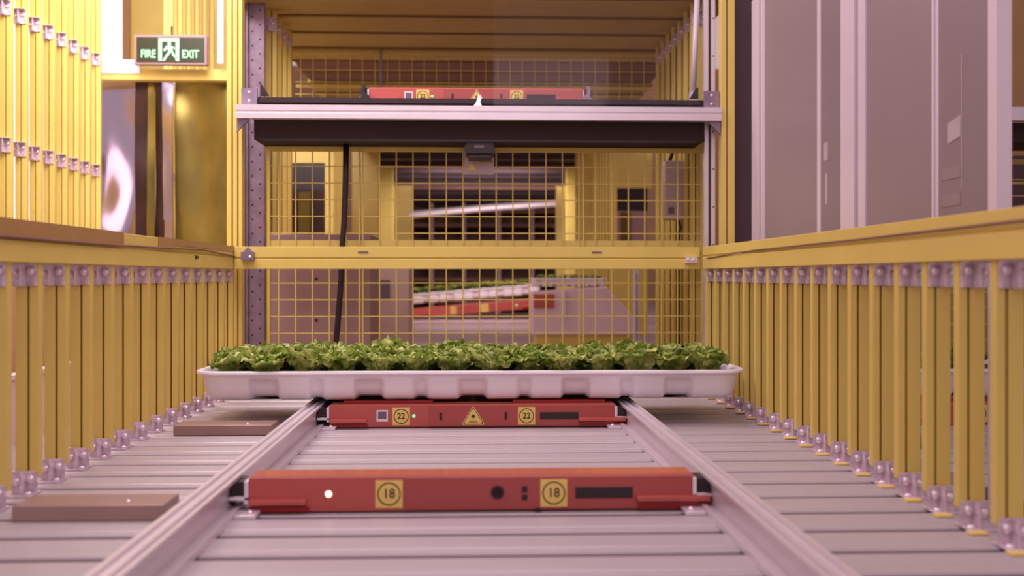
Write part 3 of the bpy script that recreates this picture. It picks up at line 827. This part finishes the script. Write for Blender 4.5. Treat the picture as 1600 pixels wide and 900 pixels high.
t2 = copy_tree(tray, (wpx(888, 5.1), 5.03, zpx(455, 5.1) + .022), label='distant white tray standing on the white machine behind the mesh')
t2.scale = (.30, .6, .64)
for i in range(6): lettuce(wpx(845 + i * 17, 5.15), 5.11, zpx(445, 5.15) + .02, .52, 'blurred green lettuce head in the tray on the white machine', 'lettuce heads on the white machine', i)
t = thing('steel_post', 'pale galvanised post beside the white machine behind the mesh', 'post', (wpx(993, 4.3), 4.25, FZ))
MB().box(-.010, .010, 0, .03, 0, zpx(405, 4.3) - FZ).build('upright', M['alu'], t)
MB().box(-.002, .004, -.001, 0, .1, .38).build('slot', M['galv'], t)
# lamp tube right above
t = thing('lamp_tube', 'white vertical lamp tube high behind the right end of the lift', 'lamp', (.665, 3.06, .89))
MB().tube([(0, 0, 0), (.012, 0, .29)], .0085, 14).build('tube', M['cab_frame'], t, smooth=True)
MB().box(-.012, .012, -.011, .011, -.045, .0).build('holder', M['alu'], t)

# ------------------------------------------------------------------ left side background
tp = make_post('left', FZ, 1.75, 'tall bright yellow slotted post of the rack beyond the left fence', 'tall posts at upper left', [(.72, .765, True), (1.145, 1.19, True)], wx=.038, g0=.017)
for k in range(9):
    loc = (-1.425, 3.12 + .108 * k, 0)
    lab = 'tall bright yellow slotted post beyond the left fence, ' + ORD[k] + ' from the left edge'
    if k == 0: tp.location = loc; tp['label'] = lab
    else: copy_tree(tp, loc, label=lab)
for k in range(6): copy_tree(tp, (-1.30, 4.5 + .14 * k, .03), label='yellow slotted post above the exit sign, behind the sign', group='posts behind the exit sign')
t = thing('yellow_partition', 'yellow sheet partition behind the exit sign', 'partition', (0, 5.6, FZ))
MB().box(-1.86, -1.1, 0, .04, 0, 2.4).build('sheet', M['yellow'], t)
MB().box(-1.88, -1.84, -.02, .05, 0, 2.4).build('edge_trim', M['brown_strip'], t)
t = thing('light_panel', 'glaring white lit panel left of the exit sign', 'lamp', (0, 6.5, FZ))
MB().box(-2.50, -2.02, 0, .02, 1.68, 2.5).build('diffuser', M['glow'], t)
MB().box(-2.52, -2.0, .021, .05, 0, 2.52).build('frame', M['cab_frame'], t)
t = thing('light_panel', 'glaring lit panel behind the tall yellow posts at far left', 'lamp', (-1.85, 0, FZ))
MB().box(-.02, 0, 3.6, 4.9, .3, 2.3).build('diffuser', M['glow'], t)
MB().box(-.05, -.021, 3.55, 4.95, 0, 2.33).build('frame', M['cab_frame'], t)
# foil sheets, yellow and dark reflections painted into their base colours
def foil(x0, x1, y, z0, z1, m, name, label, amp, seed, wave=14):
    rnd = random.Random(seed); nx, nz = 40, 40
    f = MB(); ph = [rnd.uniform(0, 6.28) for _ in range(6)]
    for side in (0, 1):
        for i in range(nx + 1):
            for j in range(nz + 1):
                u, v = i / nx, j / nz
                x = x0 + (x1 - x0) * u; z = z0 + (z1 - z0) * v
                d = amp * (math.sin(wave * x + 2.5 * math.sin(4 * z + ph[0]) + ph[1]) + .6 * math.sin(9 * z + 6 * x + ph[2]) + .3 * math.sin(31 * x + ph[3] + 4 * z) + .25 * math.sin(24 * z + ph[4]))
                f.v.append((x, y + d + side * .004, z))
    K = (nx + 1) * (nz + 1)
    for side in (0, 1):
        for i in range(nx):
            for j in range(nz):
                a = side * K + i * (nz + 1) + j
                f.f.append((a, a + 1, a + nz + 2, a + nz + 1))
    o = f.build(name, m, smooth=True)
    tag(o, label, 'film sheet')
    return o
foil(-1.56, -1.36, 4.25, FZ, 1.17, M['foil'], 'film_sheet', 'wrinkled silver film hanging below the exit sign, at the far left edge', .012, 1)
foil(-1.37, -1.31, 4.22, FZ, 1.16, M['foil_dark'], 'film_sheet', 'folded film strip beside the silver film, with a dark brown reflection painted in', .008, 2)
foil(-1.315, -1.285, 4.20, FZ, 1.16, M['foil_yellow'], 'film_sheet', 'narrow film fold with a painted yellow reflection, beside the dark strip', .008, 5)
foil(-1.29, -1.25, 4.22, FZ, 1.16, M['foil_dark'], 'film_sheet', 'second film strip with a painted dark reflection, next to the narrow yellow fold', .008, 3)
foil(-1.255, -1.215, 4.20, FZ, 1.16, M['foil'], 'film_sheet', 'narrow silver film fold left of the wide film with the painted yellow reflection', .010, 6)
foil(-1.22, -.90, 4.25, FZ, 1.17, M['foil_yellow'], 'film_sheet', 'wide wrinkled film panel with a painted yellow reflection, below the exit sign', .010, 4)
t = thing('curtain_beam', 'pale yellow beam under the exit sign that carries the film sheets', 'beam', (0, 4.16, 0))
MB().box(-1.60, -.88, 0, .05, 1.125, 1.170).build('bar', M['yellow'], t, bevel=.003)
MB().box(-1.60, -1.33, -.006, -.0005, 1.15, 1.205).build('white_cover', M['cab_frame'], t)
MB().box(-1.60, -1.57, .0, .05, FZ, 1.124).box(-.905, -.885, .0, .05, FZ, 1.124).build('leg', M['yellow'], t)
# exit sign
t = thing('exit_sign', 'dark green exit sign with a glowing running figure above the film sheets', 'sign', (-1.187, 4.08, 1.171))
MB().box(-.141, .141, 0, .03, 0, .117).build('housing', M['sign_frame'], t, bevel=.002)
MB().box(-.132, .132, -.002, -.0002, .009, .107).build('face', M['sign_dark'], t)
MB().box(-.046, .034, -.004, -.002, .090, .103).box(-.046, -.033, -.004, -.002, .014, .090).box(.021, .034, -.004, -.002, .014, .090).build('door_symbol', M['sign_green'], t)
mb = MB().cyl((-.004, .083), 'y', .0065, -.004, -.002, 16)
for pts in ([(-.016, .074), (.002, .076), (.010, .052), (-.006, .048)], [(-.016, .072), (-.010, .070), (-.020, .052), (-.028, .055)], [(.000, .073), (.006, .066), (.018, .060), (.016, .068)],
            [(-.006, .052), (.003, .050), (-.010, .032), (-.018, .036)], [(-.018, .037), (-.010, .033), (-.022, .014), (-.030, .014)], [(.002, .054), (.010, .050), (.018, .036), (.010, .034)], [(.010, .036), (.018, .036), (.030, .024), (.022, .020)]):
    mb.prism(pts, 'y', -.004, -.002)
mb.build('running_figure', M['sign_green'], t)
text_mesh('FIRE', .045, 'fire_text', M['sign_green'], t, -.086, -.003, .040, .002, .72, .0006)
text_mesh('EXIT', .045, 'exit_text', M['sign_green'], t, .078, -.003, .040, .002, .72, .0006)
MB().box(-.003, .003, .01, .016, .117, .155).build('hanger', M['black'], t)
# vertical strip lamp next to the corner post
t = thing('strip_lamp', 'thin bright vertical lamp beside the yellow corner post', 'lamp', (-1.0, 4.10, 1.185))
MB().box(-.008, .008, 0, .012, 0, .5).build('tube', M['tube'], t)
MB().box(-.010, .010, .0125, .02, 0, .5).build('holder', M['alu'], t)
# low pale partition outside the left fence
t = thing('low_partition', 'pale low partition glimpsed through the gaps of the left fence', 'partition', (-1.02, 0, FZ))
MB().box(-.01, .01, 1.5, 3.4, 0, .14).build('sheet', M['white_machine'], t)
MB().box(-.014, .014, 1.5, 3.4, .14, .15).build('cap', M['cab_frame'], t)
t = thing('brown_partition', 'brown partition glimpsed above the pale one through the left fence', 'partition', (-1.12, 0, FZ))
MB().box(-.01, .01, 1.5, 3.9, 0, .40).build('sheet', M['wall'], t)

# ------------------------------------------------------------------ right side: sliding panels above the fence
XC = .80
def dl(px): return XC * 1600 / (px - 738)       # depth where the panel plane crosses that pixel column
def yy(px): return dl(px) - .0387 * XC
def pan(name, m, p0, p1, parent, x0=0.0, x1=.012, z0=.36, z1=1.12, bevel=.0006):
    a, b = yy(p1), yy(p0)
    return MB().box(XC + x0, XC + x1, a, b, z0, z1).build(name, m, parent, bevel=bevel)
t = thing('panel_door', 'tall grey panel door with white frame, right of the dark gap', 'panel', (0, 0, 0))
pan('leaf', M['cab'], 1195, 1277, t); pan('leaf', M['cab_b'], 1282, 1318, t)
pan('stile', M['cab_frame'], 1177, 1188, t, -.006, .016, -.03); pan('stile', M['cab_frame'], 1190, 1195, t, -.004, .016)
pan('stile', M['cab_frame'], 1277, 1282, t, -.002, .016)
pan('pale_reflection', M['pale'], 1286, 1293, t, -.0006, -.0001, .60, .64, 0)  # reflections on the leaf, laid on as pale plates
pan('pale_reflection', M['pale'], 1289, 1292, t, -.0006, -.0001, .50, .57, 0)
t = thing('panel_door', 'wide grey panel door between the two broadest white stiles', 'panel', (0, 0, 0))
pan('leaf', M['cab'], 1353, 1456, t); pan('leaf', M['cab_b'], 1466, 1548, t)
pan('stile', M['cab_frame'], 1318, 1339, t, -.008, .018, -.03); pan('stile', M['cab_frame'], 1342.5, 1353, t, -.004, .018)
pan('gap', M['dark_panel'], 1339, 1342.5, t, .004, .016)
pan('stile', M['cab_frame'], 1456, 1459.5, t, -.002, .014); pan('stile', M['cab_frame'], 1462, 1466, t, -.002, .014); pan('gap', M['dark_panel'], 1459.5, 1462, t, .004, .014)
pan('stile', M['cab_frame'], 1548, 1562, t, -.006, .018, -.03)
a, b = yy(1500), yy(1480)
MB().prism([(a, .567), (b, .560), (b, .594), (a, .602)], 'x', XC - .0008, XC - .0002).build('pale_reflection', M['pale'], t)  # this and the next patches are painted reflections
for z0, z1 in ((.50, .52), (.455, .475), (.41, .43)):
    pan('pale_reflection', M['cab'], 1472, 1500, t, -.0008, -.0002, z0, z1, 0)
MB().box(XC - .0008, XC - .0002, yy(1502.2), yy(1501), .48, .70).build('reflection_streak', M['pale'], t)  # reflected streak painted as a thin pale line
t = thing('dark_panel', 'dark brown upright panel between the yellow post and the grey doors', 'panel', (0, 2.99, FZ))
MB().box(.756, .90, 0, .02, 0, 1.42).build('sheet', M['dark_panel'], t)
MB().box(.756, .760, -.004, 0, 0, 1.42).build('edge', M['black'], t)
# neighbouring lift seen at the far right
t = thing('lift_platform', 'second lift platform with silver rail at the far right edge', 'platform')
MB().box(1.30, 2.4, 2.86, 2.89, .782, .820).build('front_rail', M['alu'], t)
MB().box(1.30, 2.4, 2.90, 3.1, .725, .781).build('deck_box', M['platform'], t)
MB().box(1.27, 1.30, 2.86, 3.1, FZ, 1.4).build('upright', M['galv'], t)
t = thing('mesh_panel', 'yellow wire mesh at the far right edge behind the second lift', 'mesh panel')
mb = MB(); wires(mb, 1.31, 2.4, FZ, .70, 3.14, .05, .0017, .02, .02)
mb.build('wire_grid', M['yellow'], t)
MB().box(1.31, 2.4, 3.13, 3.15, .690, .703).box(1.31, 2.4, 3.13, 3.15, .625, .632).build('frame', M['yellow'], t)
t = thing('brown_partition', 'brown panels behind the second lift at the far right edge', 'partition', (0, 3.6, FZ))
MB().box(1.1, 2.6, 0, .02, 0, .60).build('lower_sheet', M['yellow_ceiling'], t)
MB().box(1.1, 2.6, .0, .02, .6005, .80).build('middle_sheet', M['dark_panel'], t)
MB().box(1.1, 2.6, .0, .02, .8005, 1.4).build('upper_sheet', M['brown_strip'], t)
for x in (1.55, 1.66, 1.76): MB().box(x, x + .012, -.012, -.001, .88, 1.3).build('white_rod', M['cab_frame'], t)
t = MB().tube([(.86, 1.98, .20), (.862, 1.98, .17), (.865, 1.975, .10), (.872, 1.97, .0), (.875, 1.97, -.024)], .007).build('cable', M['black'], smooth=True)
tag(t, 'short black cable glimpsed through the right fence near its front', 'cable')
# sweep: a fence behind the right fence gaps
t = thing('rear_partition', 'brown partition behind the tray beyond the right fence', 'partition', (0, 3.2, FZ))
MB().box(.93, 1.26, 0, .02, 0, .44).build('sheet', M['brown_strip'], t)
